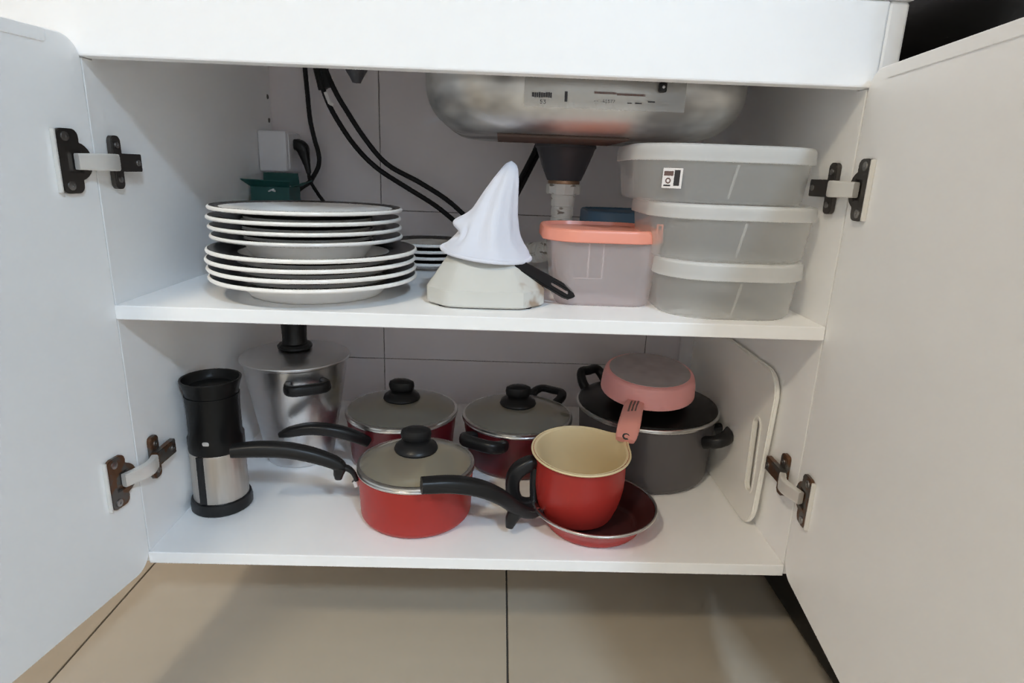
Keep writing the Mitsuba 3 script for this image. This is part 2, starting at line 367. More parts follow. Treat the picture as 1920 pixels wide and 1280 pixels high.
def hinge(hx, inward, d, nrm, z, m_dark, tilt=0.0):
    """Concealed hinge: cross shaped mounting plate on the side panel, pale arm, cup flange on the door. d runs along the door away from the hinge edge, nrm points off its inner face."""
    ex = np.array([0, 1, 0.0]); nx = np.array([inward, 0, 0.0]); ez = np.array([0, 0, 1.0])
    h = key_for(cab + "__hinge")
    base = np.array([hx, 0.034, z])
    def onpanel(poly, h0, h1, bev=.0008):                          # polygon in (y, z) around base, thickness from h0 to h1 off the panel
        m = prism(poly, h1 - h0, bev); R = np.column_stack([ex, ez, np.cross(ex, ez)])
        if np.cross(ex, ez) @ nx < 0: R = np.column_stack([ex, ez, -np.cross(ex, ez)])
        return place(m, R, base + nx * h0)
    wing = Polygon(rrect(.0165, .056, .006)); body = sbox(-.012, -.0095, .034, .0095)
    m = cat(onpanel(wing, 0.0002, .006), onpanel(affinity.translate(body, 0, 0), .0045, .0125, .001), onpanel(sbox(-.017, -.0075, -.008, .0075), .006, .014, .001))
    scene[h] = ply(m, m_dark, smooth=False)
    for yy, zz, hh in ((0, .018, .006), (0, -.018, .006), (.026, 0, .0125)):
        s = lathe([(0, 0), (.0036, 0), (.0034, .0012), (.0012, .0014), (.001, .0006), (0, .0006)], 0, 0, 0, 16)
        part(h, "screw", place(s, frame(ex, nx) @ np.array([[1, 0, 0], [0, 0, 1], [0, -1, 0]]), base + ex * yy + ez * zz + nx * hh), "screw_steel")
    # arm from the plate to the cup
    c = np.array([hx, 0, z]) + d * 0.027 + nrm * 0.0052
    a0 = base - ex * 0.012 + nx * .0105
    path = [a0, a0 * .6 + c * .4 + (nx + nrm) * .0035, c + nrm * .001]
    part(h, "arm", sweep(path, [.0042, .0042, .0038], [.0088, .0088, .0080], up=(0, 0, 1), steps=14, power=6, n=24), "hinge_arm", smooth=40)
    R = np.column_stack([d, ez, np.cross(d, ez)])
    if np.cross(d, ez) @ nrm < 0: R = np.column_stack([d, ez, -np.cross(d, ez)])
    o = np.array([hx, 0, z]) + nrm * .0002
    fl = affinity.translate(Polygon(rrect(.0265, .062, .0075)), .0325, 0)
    disc = affinity.translate(Point(0, 0).buffer(.0185, 24), .0235, 0)
    fl2 = fl.union(disc).difference(affinity.translate(sbox(-.008, -.0105, .008, .0105), .027, 0))
    cup = place(prism(fl2, .0046, .0008), R, o)
    floor_ = place(prism(affinity.translate(sbox(-.0085, -.011, .0085, .011), .027, 0), .0012), R, o)
    part(h, "cup_flange", cat(cup, floor_), m_dark, smooth=False)
    part(h, "edge_strip", place(prism(sbox(.0456, -.030, .0478, .030), .0048, .0004), R, o), "hinge_arm", smooth=False)
    for zz in (.0235, -.0235):
        s = lathe([(0, 0), (.0046, 0), (.0044, .0012), (.0014, .0014), (.0012, .0005), (0, .0005)], 0, 0, 0, 16)
        Rs = np.column_stack([d, np.cross(nrm, d), nrm])
        part(h, "screw", place(s, Rs, o + d * .036 + ez * zz + nrm * .0046), "screw_steel")
hinge(0.0, 1, dld, dln, 0.465, "hinge_dark")
hinge(0.0, 1, dld, dln, 0.113, "hinge_rusty")
hinge(W, -1, drd, drn, 0.465, "hinge_dark")
hinge(W, -1, drd, drn, 0.110, "hinge_rusty")
for sx, nx in ((0.0, 1), (W, -1)):                                # shelf pins and small plugs near the back of the side panels
    for y, z in ((0.515, .585), (0.515, .545)):
        part(cab, "pin", place(lathe([(0, 0), (.004, 0), (.0036, .0014), (0, .0018)], n=14), np.column_stack([[0, 1, 0], [0, 0, 1 * nx], [nx, 0, 0]]), (sx, y, z)), "hinge_dark")

# countertop with its front skirt
top = thing("countertop", "glossy white moulded countertop with a deep front skirt over the cabinet", "countertop")
part(top, "front_skirt", cat(box(-0.20, 0.8065, 0.0, 0.020, H, 0.648, .002)), "gel_coat", smooth=False)
part(top, "skirt_end", cat(box(0.8068, 0.8275, 0.0012, 0.0212, 0.5745, 0.648, .003), box(0.819, 0.8275, 0.0216, D - .002, 0.5745, .648, .002)), "gel_coat", smooth=False)
slab = Polygon([(-0.30, -0.005), (0.831, -0.005), (0.831, D - .001), (-0.30, D - .001)], [(rrect(.368, .32, .065) + np.array([.523, .235]))[::-1]])
part(top, "slab", place(prism(slab, .032, .003), t=(0, 0, .6482)), "gel_coat", smooth=False)

# black appliance to the right
fr = thing("refrigerator", "tall black appliance standing right of the white countertop", "appliance")
part(fr, "cabinet_shell", box(0.879, 1.46, -0.26, D - .02, -0.165, 1.45, .008), "black_gloss")
part(fr, "door", box(0.881, 1.458, -0.315, -0.264, -0.12, 1.445, .012), "black_gloss")
for fx_ in (.91, 1.42):
    for fy_ in (-.22, D - .08): part(fr, "foot", lathe([(0, 0), (.018, 0), (.018, .016), (0, .016)], fx_, fy_, -.18, 20), "black_plastic")

# ------------------------------------------------------------------ sink and plumbing
SC, SW, SD, SY = 0.523, 0.385, 0.34, 0.05
sink = thing("sink_basin", "stained stainless steel sink bowl hanging under the countertop", "sink")
zb, rb, secs = 0.515, 0.052, []
secs.append((SW - 2 * rb - .01, SD - 2 * rb - .01, .03, zb))
for a in np.linspace(0, 90, 9):
    ins = rb * (1 - math.sin(math.radians(a))); secs.append((SW - 2 * ins, SD - 2 * ins, max(.075 - ins * .45, .03), zb + rb * (1 - math.cos(math.radians(a)))))
secs.append((SW + .001, SD + .001, .075, 0.6475))
inner_secs = [(w - .003, d - .003, max(r - .0015, .02), z + .0015) for w, d, r, z in secs]
outer = rloft(SC, SY + SD / 2, secs, cap0=True, cap1=False)
inner = rloft(SC, SY + SD / 2, inner_secs, cap0=True, cap1=False); inner.invert()
part(sink, "bowl", cat(outer), "sink_steel", smooth=50)
part(sink, "bowl_lining", inner, "steel", smooth=50)
part(sink, "sound_pad", box(0.418, 0.578, 0.108, 0.262, zb - .0035, zb - .0001, .0008), "rust_pad", smooth=False, label="dark brown sound damping pad under the bowl")
yf = SY - .0003
stk = part(sink, "sticker", box(0.447, 0.625, yf - .0006, yf - .0001, 0.5405, 0.5775), "clear_film", smooth=False, label="clear printed sticker on the front of the bowl")
def ink(parent, x0, x1, z0, z1, m="ink", y=None, dz=0.0003):
    y = yf - .0006 if y is None else y
    return box(x0, x1, y - dz, y - .00002, z0, z1)
word, xx = [], 0.4555
for k in range(9):
    w_ = .0016 + .0011 * RNG.random(); word.append(ink(stk, xx, xx + w_, .5500 + .0008 * RNG.random(), .5560 - .0010 * RNG.random())); xx += w_ + .0005
part(stk, "lettering", cat(word), "ink", smooth=False)
part(stk, "lettering", place(text("53", .0042, .0003), FRONT, (.4640, yf - .0006, .5440)), "ink", smooth=False)
part(stk, "bar_mark", ink(stk, .4915, .4945, .5470, .5575), "ink", smooth=False)
rows = []
for z_, a_, b_ in ((.5565, .5240, .5480), (.5555, .5490, .5800)):
    x_ = a_
    while x_ < b_:
        w_ = .0014 + .003 * RNG.random(); rows.append(ink(stk, x_, min(x_ + w_, b_), z_, z_ + .0022)); x_ += w_ + .0006
part(stk, "lettering", cat(rows), "ink_brown", smooth=False)
part(stk, "lettering", place(text("-- -41577", .0032, .0003), FRONT, (.5235, yf - .0006, .5475)), "ink", smooth=False)
part(stk, "lettering", cat(ink(stk, .561, .566, .5475, .5485), ink(stk, .5695, .577, .5475, .5488), ink(stk, .5838, .5915, .5495, .5508)), "ink", smooth=False)
ck = part(sink, "clip", cat(box(.5935, .6020, yf - .008, yf, .5600, .5700, .0018)), "black_plastic", smooth=False, label="small black mounting clip with a bright screw")
part(ck, "screw", place(lathe([(0, 0), (.0018, 0), (.0015, .001), (0, .001)], n=12), np.column_stack([[1, 0, 0], [0, 0, 1], [0, -1, 0]]), (.5978, yf - .008, .5650)), "steel")

DX, DY = 0.5205, 0.300
dr_ = thing("sink_drain", "grey plastic sink drain with white nut and pipe below the bowl", "drain")
part(dr_, "strainer_cup", lathe([(0, .5145), (.046, .5145), (.0462, .5085), (.0440, .5065), (.0420, .500), (.0350, .482), (.0272, .4635), (.0255, .4605), (0, .4605)], DX, DY), "drain_plastic")
part(dr_, "copper_ring", lathe([(.0, .4604), (.0238, .4604), (.0242, .4575), (.0238, .4555), (0, .4555)], DX, DY), "copper")
nut = [(.0262 + (.0012 if k % 2 == 0 else 0)) for k in range(12)]
hexa = Polygon([(.0265 * math.cos(t), .0265 * math.sin(t)) for t in np.linspace(0, 2 * np.pi, 12, endpoint=False)])
part(dr_, "nut", place(prism(hexa, .0150, .001), t=(DX, DY, .4403)), "pipe_white", smooth=False)
part(dr_, "tailpiece", lathe([(0, .4402), (.0180, .4402), (.0185, .436), (.0178, .4225), (.0165, .4215), (.0165, .4185), (.0172, .4180), (.0172, .4080), (.0160, .4074), (.0160, .4050), (.0172, .4044), (.0172, .392), (0, .392)], DX, DY), "pipe_white")
hp = spline([(DX, DY, .393), (DX - .001, DY + .004, .372), (DX - .012, DY + .03, .352), (DX - .035, DY + .07, .340), (DX - .06, DY + .12, .334), (DX - .085, DY + .17, .3335), (DX - .10, DY + .205, .334)], 150)
rr = .0155 + .0018 * np.sign(np.sin(np.arange(150) * 1.05))
part(dr_, "corrugated_hose", ptube(hp, rr, steps=150, n=18), "pipe_white", smooth=50)

# two flexible hoses hanging in a loop behind everything
hA = [(0.108, 0.452, 0.660), (0.1105, 0.452, .628), (0.118, .453, .592), (0.133, .455, .556), (0.165, .458, .507), (0.2035, .46, .469), (0.256, .46, .437), (0.306, .46, .408), (0.342, .46, .381), (0.370, .455, .358), (0.398, .452, .351), (0.424, .455, .373), (0.447, .462, .418), (0.470, .47, .464), (0.494, .48, .515), (0.505, .485, .56), (0.508, .488, .640)]
hB = [(0.123, 0.44, 0.66), (0.1255, 0.44, 0.628), (0.139, 0.441, 0.594), (0.156, 0.443, 0.564), (0.189, 0.447, 0.514), (0.225, 0.45, 0.475), (0.28, 0.45, 0.447), (0.328, 0.45, 0.419), (0.362, 0.45, 0.391), (0.384, 0.445, 0.371), (0.409, 0.442, 0.362), (0.4155, 0.447, 0.3735), (0.4385, 0.454, 0.4185), (0.4615, 0.462, 0.4645), (0.4855, 0.472, 0.5155), (0.4965, 0.477, 0.5605), (0.4995, 0.48, 0.6405)]
h1 = thing("faucet_hose", "black flexible hose hanging in a loop, rear one of the pair", "hose")
part(h1, "tube", ptube(hA, .0043, 140, 12), "black_rubber")
part(h1, "collar", ptube([(0.1082, 0.452, 0.655), (0.1105, 0.452, .628), (0.1175, .453, .594)], .0082, 16, 16), "black_rubber")
h2 = thing("faucet_hose", "black flexible hose with white tag hanging in a loop, front one of the pair", "hose")
part(h2, "tube", ptube(hB, .0043, 140, 12), "black_rubber")
part(h2, "collar", ptube([(0.1202, 0.440, 0.655), (0.1225, 0.440, .628), (0.1295, .441, .596)], .0078, 16, 16), "black_rubber")
part(h2, "tag", cat(sweep([(0.1262, .4325, .588), (0.1300, .4325, .578), (0.1330, .4325, .570)], .0007, .0028, up=(1, 0, .5), power=5), sweep([(0.1330, .4325, .5705), (0.1385, .4325, .568)], .0007, .0026, up=(0, 0, 1), power=5)), "paper_white", smooth=False)

br = thing("faucet_nut", "dark conical fixing nut under the countertop beside the hoses", "fixing nut")
part(br, "cone", lathe([(0, .588), (.006, .588), (.009, .594), (.020, .612), (.022, .6475), (0, .6475)], .2085, .30), "drain_plastic")

# outlet and cables in the back corner
ob = thing("outlet_box", "white surface mounted socket box in the back left corner of the cabinet", "socket")
part(ob, "box", box(0.0004, .050, .452, D - .0006, .4560, .5245, .003), "outlet_plastic", smooth=30)
part(ob, "face_plate", box(.0502, .0525, .458, D - .006, .461, .5195, .0009), "outlet_plastic", smooth=False)
cord = thing("power_cord", "black plug and cord plugged into the white socket box", "cord")
pp = [(.0530, .492, .5035), (.060, .491, .503), (.066, .490, .497), (.0695, .489, .484), (.0735, .487, .468), (.0765, .485, .455)]
part(cord, "plug", sweep(pp, [.0095, .0105, .0110, .0085, .0055, .0040], [.0125, .0125, .0115, .0085, .0055, .0040], up=(0, 1, 0), steps=26, power=3), "black_plastic")
part(cord, "cable", ptube([(.0765, .485, .456), (.0775, .482, .447), (.083, .478, .436), (.096, .472, .418), (.112, .466, .398), (.126, .46, .372), (.135, .455, .345), (.15, .45, .3185), (.19, .44, .3165)], .0031, 60, 10), "black_rubber")
cb = thing("black_cable", "black cable running down the tiled wall and behind the plates", "cable")
part(cb, "cable", ptube([(.0735, .50, .662), (.0745, .50, .630), (.0765, .50, .590), (.079, .50, .548), (.085, .50, .515), (.0915, .50, .488), (.0905, .498, .468), (.0815, .495, .450), (.076, .489, .4395), (.062, .478, .428), (.050, .47, .412), (.044, .474, .385), (.042, .48, .35), (.042, .48, .3185)], .0042, 100, 10), "black_rubber")
tl = thing("teal_carton", "dark teal carton with open flaps standing behind the plate stacks", "carton")
part(tl, "body", cat(box(.006, .070, .392, .3935, ZS, .432), box(.006, .070, .4485, .45, ZS, .432), box(.006, .0075, .392, .45, ZS, .432), box(.0685, .070, .392, .45, ZS, .432), box(.006, .070, .392, .45, ZS, ZS + .0015)), "teal_card", smooth=False)
def flap(p, q, r_, s_, t=.0012):
    P = np.array([p, q, r_, s_], float); n_ = np.cross(P[1] - P[0], P[3] - P[0]); n_ /= np.linalg.norm(n_)
    return trimesh.convex.convex_hull(np.vstack([P - n_ * t / 2, P + n_ * t / 2]))
part(tl, "flap", flap((.006, .392, .4325), (.070, .392, .4325), (.082, .362, .4425), (-.0 + .002, .362, .4440)), "teal_card", smooth=False)
part(tl, "flap", flap((.071, .392, .4325), (.071, .45, .4325), (.094, .445, .443), (.094, .39, .440)), "teal_card", smooth=False)
part(tl, "flap", flap((.006, .45, .4325), (.070, .45, .4325), (.068, .4495, .4545), (.008, .4495, .4545)), "teal_card", smooth=False)
part(tl, "wrapper", cat(flap((.030, .397, .4255), (.042, .3935, .430), (.046, .3915, .4285), (.036, .3905, .4240)), flap((.041, .3905, .4285), (.048, .3900, .4270), (.0475, .3905, .4240), (.042, .391, .4255))), "paper_white", smooth=False, label="crumpled white wrapper peeping from the carton")

# ------------------------------------------------------------------ plates
def plate_parts(R, h, foot, well, kind):
    """Closed profile of the plate and of its black rim band, extended inward and underneath as painted gap shade, base at z = 0."""
    e = .0025
    kn = .094 if R > .125 else (.085 if R > .1 else .054)          # where the flat rim begins
    rise = .0035 if R > .1 else .002
    prof = [(0, .0012), (foot - .008, .0012), (foot - .006, 0), (foot, 0), (foot + .003, .0020)]
    prof += [tuple(q) for q in spline([(foot + .003, .0020), ((foot + kn) / 2 + .001, (h - 2 * e) * .45), (kn, h - 2 * e - rise), ((kn + R - e) / 2, h - 2 * e - rise * .45), (R - e, h - 2 * e)], 16)[1:]]
    prof += arc(R - e, h - e, e, -80, 95, 9)
    top = [tuple(q) for q in spline([(R - e, h - .0001), ((kn + R - e) / 2, h - rise * .75), (kn - .002, h - rise * 1.35 - .0006), ((well + kn) / 2 - .001, .0062 + (h - .0062) * .42), (well - .002, .0062)], 20)[1:]]
    prof += top + [(well * .6, .0058), (0, .0056)]
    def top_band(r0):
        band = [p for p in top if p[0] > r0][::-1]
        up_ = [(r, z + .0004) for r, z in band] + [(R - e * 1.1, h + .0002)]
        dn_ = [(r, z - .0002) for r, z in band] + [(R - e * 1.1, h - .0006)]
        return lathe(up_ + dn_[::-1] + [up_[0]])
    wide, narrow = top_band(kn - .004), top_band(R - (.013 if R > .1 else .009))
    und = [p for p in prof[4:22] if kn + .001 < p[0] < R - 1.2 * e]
    und2 = [p for p in prof[4:22] if p[0] < R - 1.2 * e and p[1] > h - .0125]  # underside and wall blackened to paint the dark gaps in the stack
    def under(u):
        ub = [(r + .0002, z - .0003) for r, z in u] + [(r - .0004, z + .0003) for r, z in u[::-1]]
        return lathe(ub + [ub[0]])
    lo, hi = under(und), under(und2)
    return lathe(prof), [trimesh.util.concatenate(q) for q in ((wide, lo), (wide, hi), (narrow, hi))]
def stack(name, R, h, foot, well, kind, x, y, z0, dz, names, catg, group, wob=.0012):
    a, b = plate_parts(R, h, foot, well, kind)
    pa, pb = ply(a, "ceramic", smooth=40), [ply(q, "black_glaze_gap_shade", smooth=40) for q in b]
    for k, lab in enumerate(names):
        t = thing(name, lab, catg, group)
        to = T().translate([x + wob * math.sin(2.1 * k + 1), y + wob * math.cos(1.7 * k), z0 + k * dz]).rotate([0, 0, 1], 40 * k)
        part_ref(t, "dish", pa, to); part_ref(t, "rim_band_gap_shade", pb[2 if k == 3 and kind == "deep" else min(k, 1)], to)
PX, PY = 0.1925, 0.110
stack("dinner_plate", 0.1262, 0.0264, 0.078, 0.076, "flat", PX, PY, ZS, 0.0109,
      ["white dinner plate with black rim band, lowest of the big stack, on the shelf", "white dinner plate with black rim band, second from the bottom of the big stack",
       "white dinner plate with black rim band, third from the bottom of the big stack", "white dinner plate with black rim band directly under the soup plates"], "plate", "dinner plates in the left stack", .0008)
stack("soup_plate", 0.1212, 0.0315, 0.068, 0.066, "deep", .1722, .1545, ZS + 3 * .0109 + .0060, 0.0118,
      ["white soup plate with black rim band, lowest of the four on the dinner plates", "white soup plate with black rim band, second up of the four on the dinner plates",
       "white soup plate with black rim band, second from the top of the plate stack", "white soup plate with black rim band, topmost of the plate stack by the left wall"], "plate", "soup plates on top of the left stack", .0010)
stack("saucer", 0.0700, 0.0140, 0.043, 0.042, "flat", .3090, .357, ZS, 0.0100,
      ["small white plate with black rim band, lowest of the small stack at the back", "small white plate with black rim band, second from the bottom of the small stack",
       "small white plate with black rim band, third from the bottom of the small stack", "small white plate with black rim band, topmost of the small stack behind the plates"], "plate", "small plates stacked at the back", .0006)

# ------------------------------------------------------------------ ivory scale base and cloth coffee strainer
sc = thing("plastic_base", "stained ivory plastic appliance base under the cloth strainer", "plastic base")
def octo(w, d, c): return np.array([(-w / 2 + c, -d / 2), (w / 2 - c, -d / 2), (w / 2, -d / 2 + c), (w / 2, d / 2 - c), (w / 2 - c, d / 2), (-w / 2 + c, d / 2), (-w / 2, d / 2 - c), (-w / 2, -d / 2 + c)])
def ring8(w, d, c, z, cx, cy, bow=.004):
    p = Polygon(octo(w, d, c)).buffer(-.006).buffer(.006, 4).exterior
    q = np.array([p.interpolate(t, normalized=True).coords[0] for t in np.linspace(0, 1, 64, endpoint=False)])
    q[:, 1] -= bow * np.cos(np.clip(q[:, 0] / (w / 2), -1, 1) * np.pi / 2) * (q[:, 1] < 0)
    return np.column_stack([q[:, 0] + cx, q[:, 1] + cy, np.full(64, z)])
BX, BY = .4095, .098
part(sc, "housing", loft([ring8(.136, .118, .024, ZS + .0018, BX, BY), ring8(.143, .124, .026, ZS + .004, BX, BY), ring8(.143, .124, .026, ZS + .0215, BX, BY), ring8(.139, .121, .026, ZS + .0235, BX, BY),
                          ring8(.098, .080, .018, ZS + .053, BX - .0015, BY + .004), ring8(.088, .070, .016, ZS + .0565, BX - .0015, BY + .004)]), "ivory_plastic", smooth=30)
for fx_, fy_ in ((-.05, -.045), (.05, -.045), (-.05, .045), (.05, .045)):
    part(sc, "foot", lathe([(0, 0), (.006, 0), (.006, .003), (0, .003)], BX + fx_, BY + fy_, ZS, 16), "black_rubber")

st = thing("coffee_strainer", "pale lavender cloth coffee strainer with black handle lying on the ivory base", "strainer")
RC = np.array([.4085, .100, ZS + .0600]); tilt = math.radians(-5.5)
ex = np.array([math.cos(tilt), 0, math.sin(tilt)]); ez = np.array([-math.sin(tilt), 0, math.cos(tilt)]); ey = np.array([0, 1.0, 0])
ey = ey * math.cos(.06) + ez * math.sin(.06); ez = np.cross(ex, ey)
nT, nH = 120, 46; V = []
KT = np.array([0, .05, .13, .22, .31, .45, .63, .80, .92, .97, 1.0])      # height fraction, half width, offset to the right
KW = np.array([.0555, .0520, .0430, .0375, .0335, .0270, .0210, .0150, .0098, .0066, .0004])
KC = np.array([0, 0, -.0005, -.001, .000, .0035, .0080, .0130, .0165, .0172, .0172])
HC = .1120
for i in range(nH + 1):
    t = (i / nH) ** .9
    hw, off = np.interp(t, KT, KW), np.interp(t, KT, KC)
    for j in range(nT):
        a = 2 * math.pi * j / nT
        fold = 1 + (.085 * math.sin(5 * a + 1.2 + 2.0 * t) + .05 * math.sin(8 * a + 3 * t)) * min(t / .12, 1) * min((1 - t) / .2, 1) * .8
        left = math.exp(-((a - math.pi * 1.06) / .34) ** 2)
        bump = left * (.0115 * math.exp(-((t - .30) / .085) ** 2) - .0075 * math.exp(-((t - .17) / .05) ** 2))
        tuck = -.0075 * math.exp(-((a - math.pi * 1.24) / .10) ** 2) * math.exp(-((t - .20) / .08) ** 2)
        rad = hw * fold + bump + tuck
        sq = 1 - .30 * t
        p = (rad * math.cos(a) + off, rad * sq * math.sin(a) + .01 * t, HC * t - .003 * (1 - t) ** 4 * (1 - math.cos(a * 2)) * .5)
        V.append(RC + ex * p[0] + ey * p[1] + ez * p[2])
V = np.array(V).reshape(nH + 1, nT, 3)
cl = loft([V[i] for i in range(nH + 1)], cap0=False, cap1=True)
part(st, "cloth", cl, "cloth", smooth=True)
th_ = np.linspace(0, 2 * np.pi, 72, endpoint=False)
part(st, "ring", sweep(np.array([RC + ex * .0555 * math.cos(a) + ey * .0555 * math.sin(a) - ez * .0008 for a in th_]), .0026, up=ez, n=12, closed=True), "cloth", label="hemmed wire ring of the strainer")
hd0, hd1 = np.array([.4440, .066, ZS + .0525]), np.array([.5170, .0720, ZS + .0125])
dirh = (hd1 - hd0) / np.linalg.norm(hd1 - hd0); side = np.cross(dirh, [0, -.8, .8]); side /= np.linalg.norm(side); nh = np.cross(side, dirh)
if nh[2] < 0: nh = -nh
Lh = np.linalg.norm(hd1 - hd0)
hp_ = Polygon(np.vstack([[(0, -.0072), (Lh - .012, -.0092), (Lh - .004, -.0074), (Lh + .0025, 0), (Lh - .004, .0074), (Lh - .012, .0092), (0, .0072)]])).buffer(-.001).buffer(.001)
slot = affinity.translate(Polygon(rrect(.026, .0058, .0028)), Lh - .0195, 0)
part(st, "handle", place(prism(hp_.difference(slot), .0050, .0009), frame(dirh, np.cross(nh, dirh)), hd0 - nh * .0025), "black_plastic", smooth=False)
part(st, "ferrule", sweep([RC + ex * .0540 - ey * .004 - ez * .001, hd0 * .4 + (RC + ex * .054) * .6, hd0 + dirh * .004], .0022, n=10), "steel")

# ------------------------------------------------------------------ food containers
def shell(cx, cy, secs, wall=.0011, rot=0.0, top_open=True):
    """Thin walled open box from outer sections bottom to top."""
    o = [(0.9 * secs[0][0], 0.9 * secs[0][1], secs[0][2] * .9, secs[0][3])] + list(secs)
    i_ = [(w - 2 * wall, d - 2 * wall, max(r - wall, .002), z + (wall if k < 3 else 0)) for k, (w, d, r, z) in enumerate(o)]
    return rloft(cx, cy, o + i_[::-1], rot, 12, cap0=True, cap1=True)
def lidmesh(cx, cy, w, d, r, z0, z1, lip=.0035, rot=0.0, wall=.0012):
    o = [(w - .0005, d - .0005, r, z0), (w + .0012, d + .0012, r, z0 + .001), (w, d, r, z1 - .004), (w - .002, d - .002, r, z1 - .0012), (w - .006, d - .006, r - .002, z1),
         (w - .012, d - .012, r - .004, z1), (w - .015, d - .015, r - .005, z1 - lip)]
    i_ = [(w - .0018, d - .0018, r - .001, z0), (w - .0022, d - .0022, r - .001, z1 - .0055), (w - .0070, d - .0070, r - .003, z1 - .0014), (w - .011, d - .011, r - .005, z1 - .0014), (w - .015, d - .015, r - .006, z1 - lip - wall)]
    return rloft(cx, cy, i_[::-1] + o, rot, 12)
def food_box(lab, x0, x1, y0, y1, z0, zl, z1, r, grp="clear boxes stacked on the right"):
    t = thing("food_container", lab, "container", grp)
    w, d, cx, cy = x1 - x0, y1 - y0, (x0 + x1) / 2, (y0 + y1) / 2
    secs = [(w - .022, d - .022, r - .008, z0), (w - .016, d - .016, r - .006, z0 + .004), (w - .006, d - .006, r, zl), (w - .004, d - .004, r, zl + .004)]
    part(t, "tub", shell(cx, cy, secs), "frosted", smooth=40)
    part(t, "lid", lidmesh(cx, cy, w, d, r, zl + .0005, z1), "frosted_lid", smooth=30)
    fxr = x0 + w * .50
    part(t, "rib", sweep([(fxr - .006, y0 + .0082, z0 + .006), (fxr, y0 + .0029, zl - .002)], .0016, .0007, up=(0, -1, 0), n=12), "frosted", smooth=True)
    return t
food_box("clear plastic food box, lowest of the three stacked at the right of the shelf", .6125, .7900, .010, .205, ZS, .3590, .3795, .060)
food_box("clear plastic food box, middle of the three stacked at the right of the shelf", .5990, .7985, .012, .215, .3800, .4265, .4435, .062)
c3 = food_box("clear plastic food box with a square label, topmost of the three at the right", .5760, .7925, .020, .225, .4440, .4885, .5075, .066)
# square label near its left front corner
lp = np.array([.6135, .0275, .4700]); ln_ = np.array([-.62, -.78, .06]); ln_ /= np.linalg.norm(ln_)
lx_ = np.cross([0, 0, 1.0], -ln_); lx_ = -lx_ if lx_[0] < 0 else lx_; lx_ /= np.linalg.norm(lx_); lz_ = np.cross(ln_, lx_); lz_ = -lz_ if lz_[2] < 0 else lz_
LR = np.column_stack([lx_, lz_, np.cross(lx_, lz_)])
lb = part(c3, "label", place(prism(sbox(-.0115, -.0108, .0115, .0108), .0004), LR, lp), "paper_white", smooth=False, label="white bordered square label")
def onlab(poly, h=.0002): return place(prism(poly, h), LR, lp + np.cross(lx_, lz_) * .0004)
part(lb, "print", onlab(sbox(-.0100, .0025, .0010, .0075)), "ink_brown", smooth=False)
part(lb, "print", onlab(sbox(.0022, -.0080, .0088, .0088)), "ink", smooth=False)
part(lb, "print", onlab(Point(-.0045, -.0028).buffer(.0032).difference(Point(-.0045, -.0028).buffer(.0018))), "ink_brown", smooth=False)
part(lb, "print", onlab(sbox(-.0092, -.0088, -.0012, -.0072)), "ink", smooth=False)

pk = thing("food_container", "clear plastic container with a salmon pink lid beside the strainer", "container")
pw, pd, pcx, pcy = .150, .150, .5530, .1325
part(pk, "tub", shell(pcx + .003, pcy, [(.114, .112, .022, ZS), (.120, .118, .024, ZS + .004), (.138, .138, .030, .3925), (.140, .142, .032, .3965)], wall=.0013), "pinkish_clear", smooth=40)
part(pk, "lid", lidmesh(pcx, pcy, pw, pd, .045, .3925, .4075, lip=.0045), "salmon_plastic", smooth=30)
part(pk, "latch", cat(box(.6120, .6140, .0675, .0690, .4060, .4165, .0003), box(.6120, .6200, .0675, .0690, .4145, .4165, .0003), box(.6180, .6200, .0675, .0690, .4060, .4165, .0003)), "salmon_plastic", smooth=False)
for rx in (.5330, .5505):
    part(pk, "rib", sweep([(rx, .0695, .3500), (rx - .0005, .0645, .3915)], .0014, .0012, up=(0, -1, 0), n=10), "pinkish_clear", smooth=True)
part(pk, "rib", sweep([(.5150, .0698, .3485), (.5510, .0698, .3485)], .0007, .0007, n=8), "pinkish_clear", smooth=True)
bl = thing("food_container", "container with a blue lid behind the salmon pink lid", "container")
part(bl, "tub", shell(.622, .330, [(.088, .110, .02, ZS), (.094, .116, .022, ZS + .004), (.112, .132, .026, .3960)], wall=.0013), "frosted", smooth=40)
part(bl, "lid", lidmesh(.622, .330, .128, .148, .036, .3950, .4180, lip=.003), "blue_plastic", smooth=30)

# ------------------------------------------------------------------ coffee grinder
GX_, GY_ = .0412, .118
gr = thing("coffee_grinder", "black and brushed steel electric coffee grinder in the lower left corner", "coffee grinder")
part(gr, "base", lathe([(0, 0), (.0385, 0), (.0402, .002), (.0404, .010), (.0390, .0165), (.0365, .018), (0, .018)], GX_, GY_), "black_plastic")
part(gr, "steel_sleeve", lathe([(.0, .0181), (.0362, .0181), (.0362, .0200), (.0356, .086), (.0350, .0885), (0, .0885)], GX_, GY_), "brushed_steel")
part(gr, "seam_strip", place(sweep([(-.0085, -.0352, .0185), (-.0085, -.0346, .088)], .0052, .0011, up=(0, -1, 0), n=16, power=4), t=(GX_, GY_, 0)), "black_plastic")
part(gr, "body", lathe([(0, .0886), (.0358, .0886), (.0362, .092), (.0362, .108), (.0340, .1125), (.0338, .150), (.0345, .163), (.0350, .168), (0, .168)], GX_, GY_), "black_gloss")
part(gr, "cup_cover", lathe([(0, .1681), (.0338, .1681), (.0340, .172), (.0365, .182), (.0388, .1885), (.0384, .1900), (.0360, .1895), (.0330, .181), (.030, .178), (0, .178)], GX_, GY_), "black_gloss")
part(gr, "button", place(prism(Polygon(rrect(.009, .006, .0025)), .002, .0006), np.column_stack([[1, 0, 0], [0, 0, 1], [0, -1, 0]]), (GX_ + .002, GY_ - .0345, .108)), "steel", smooth=False)

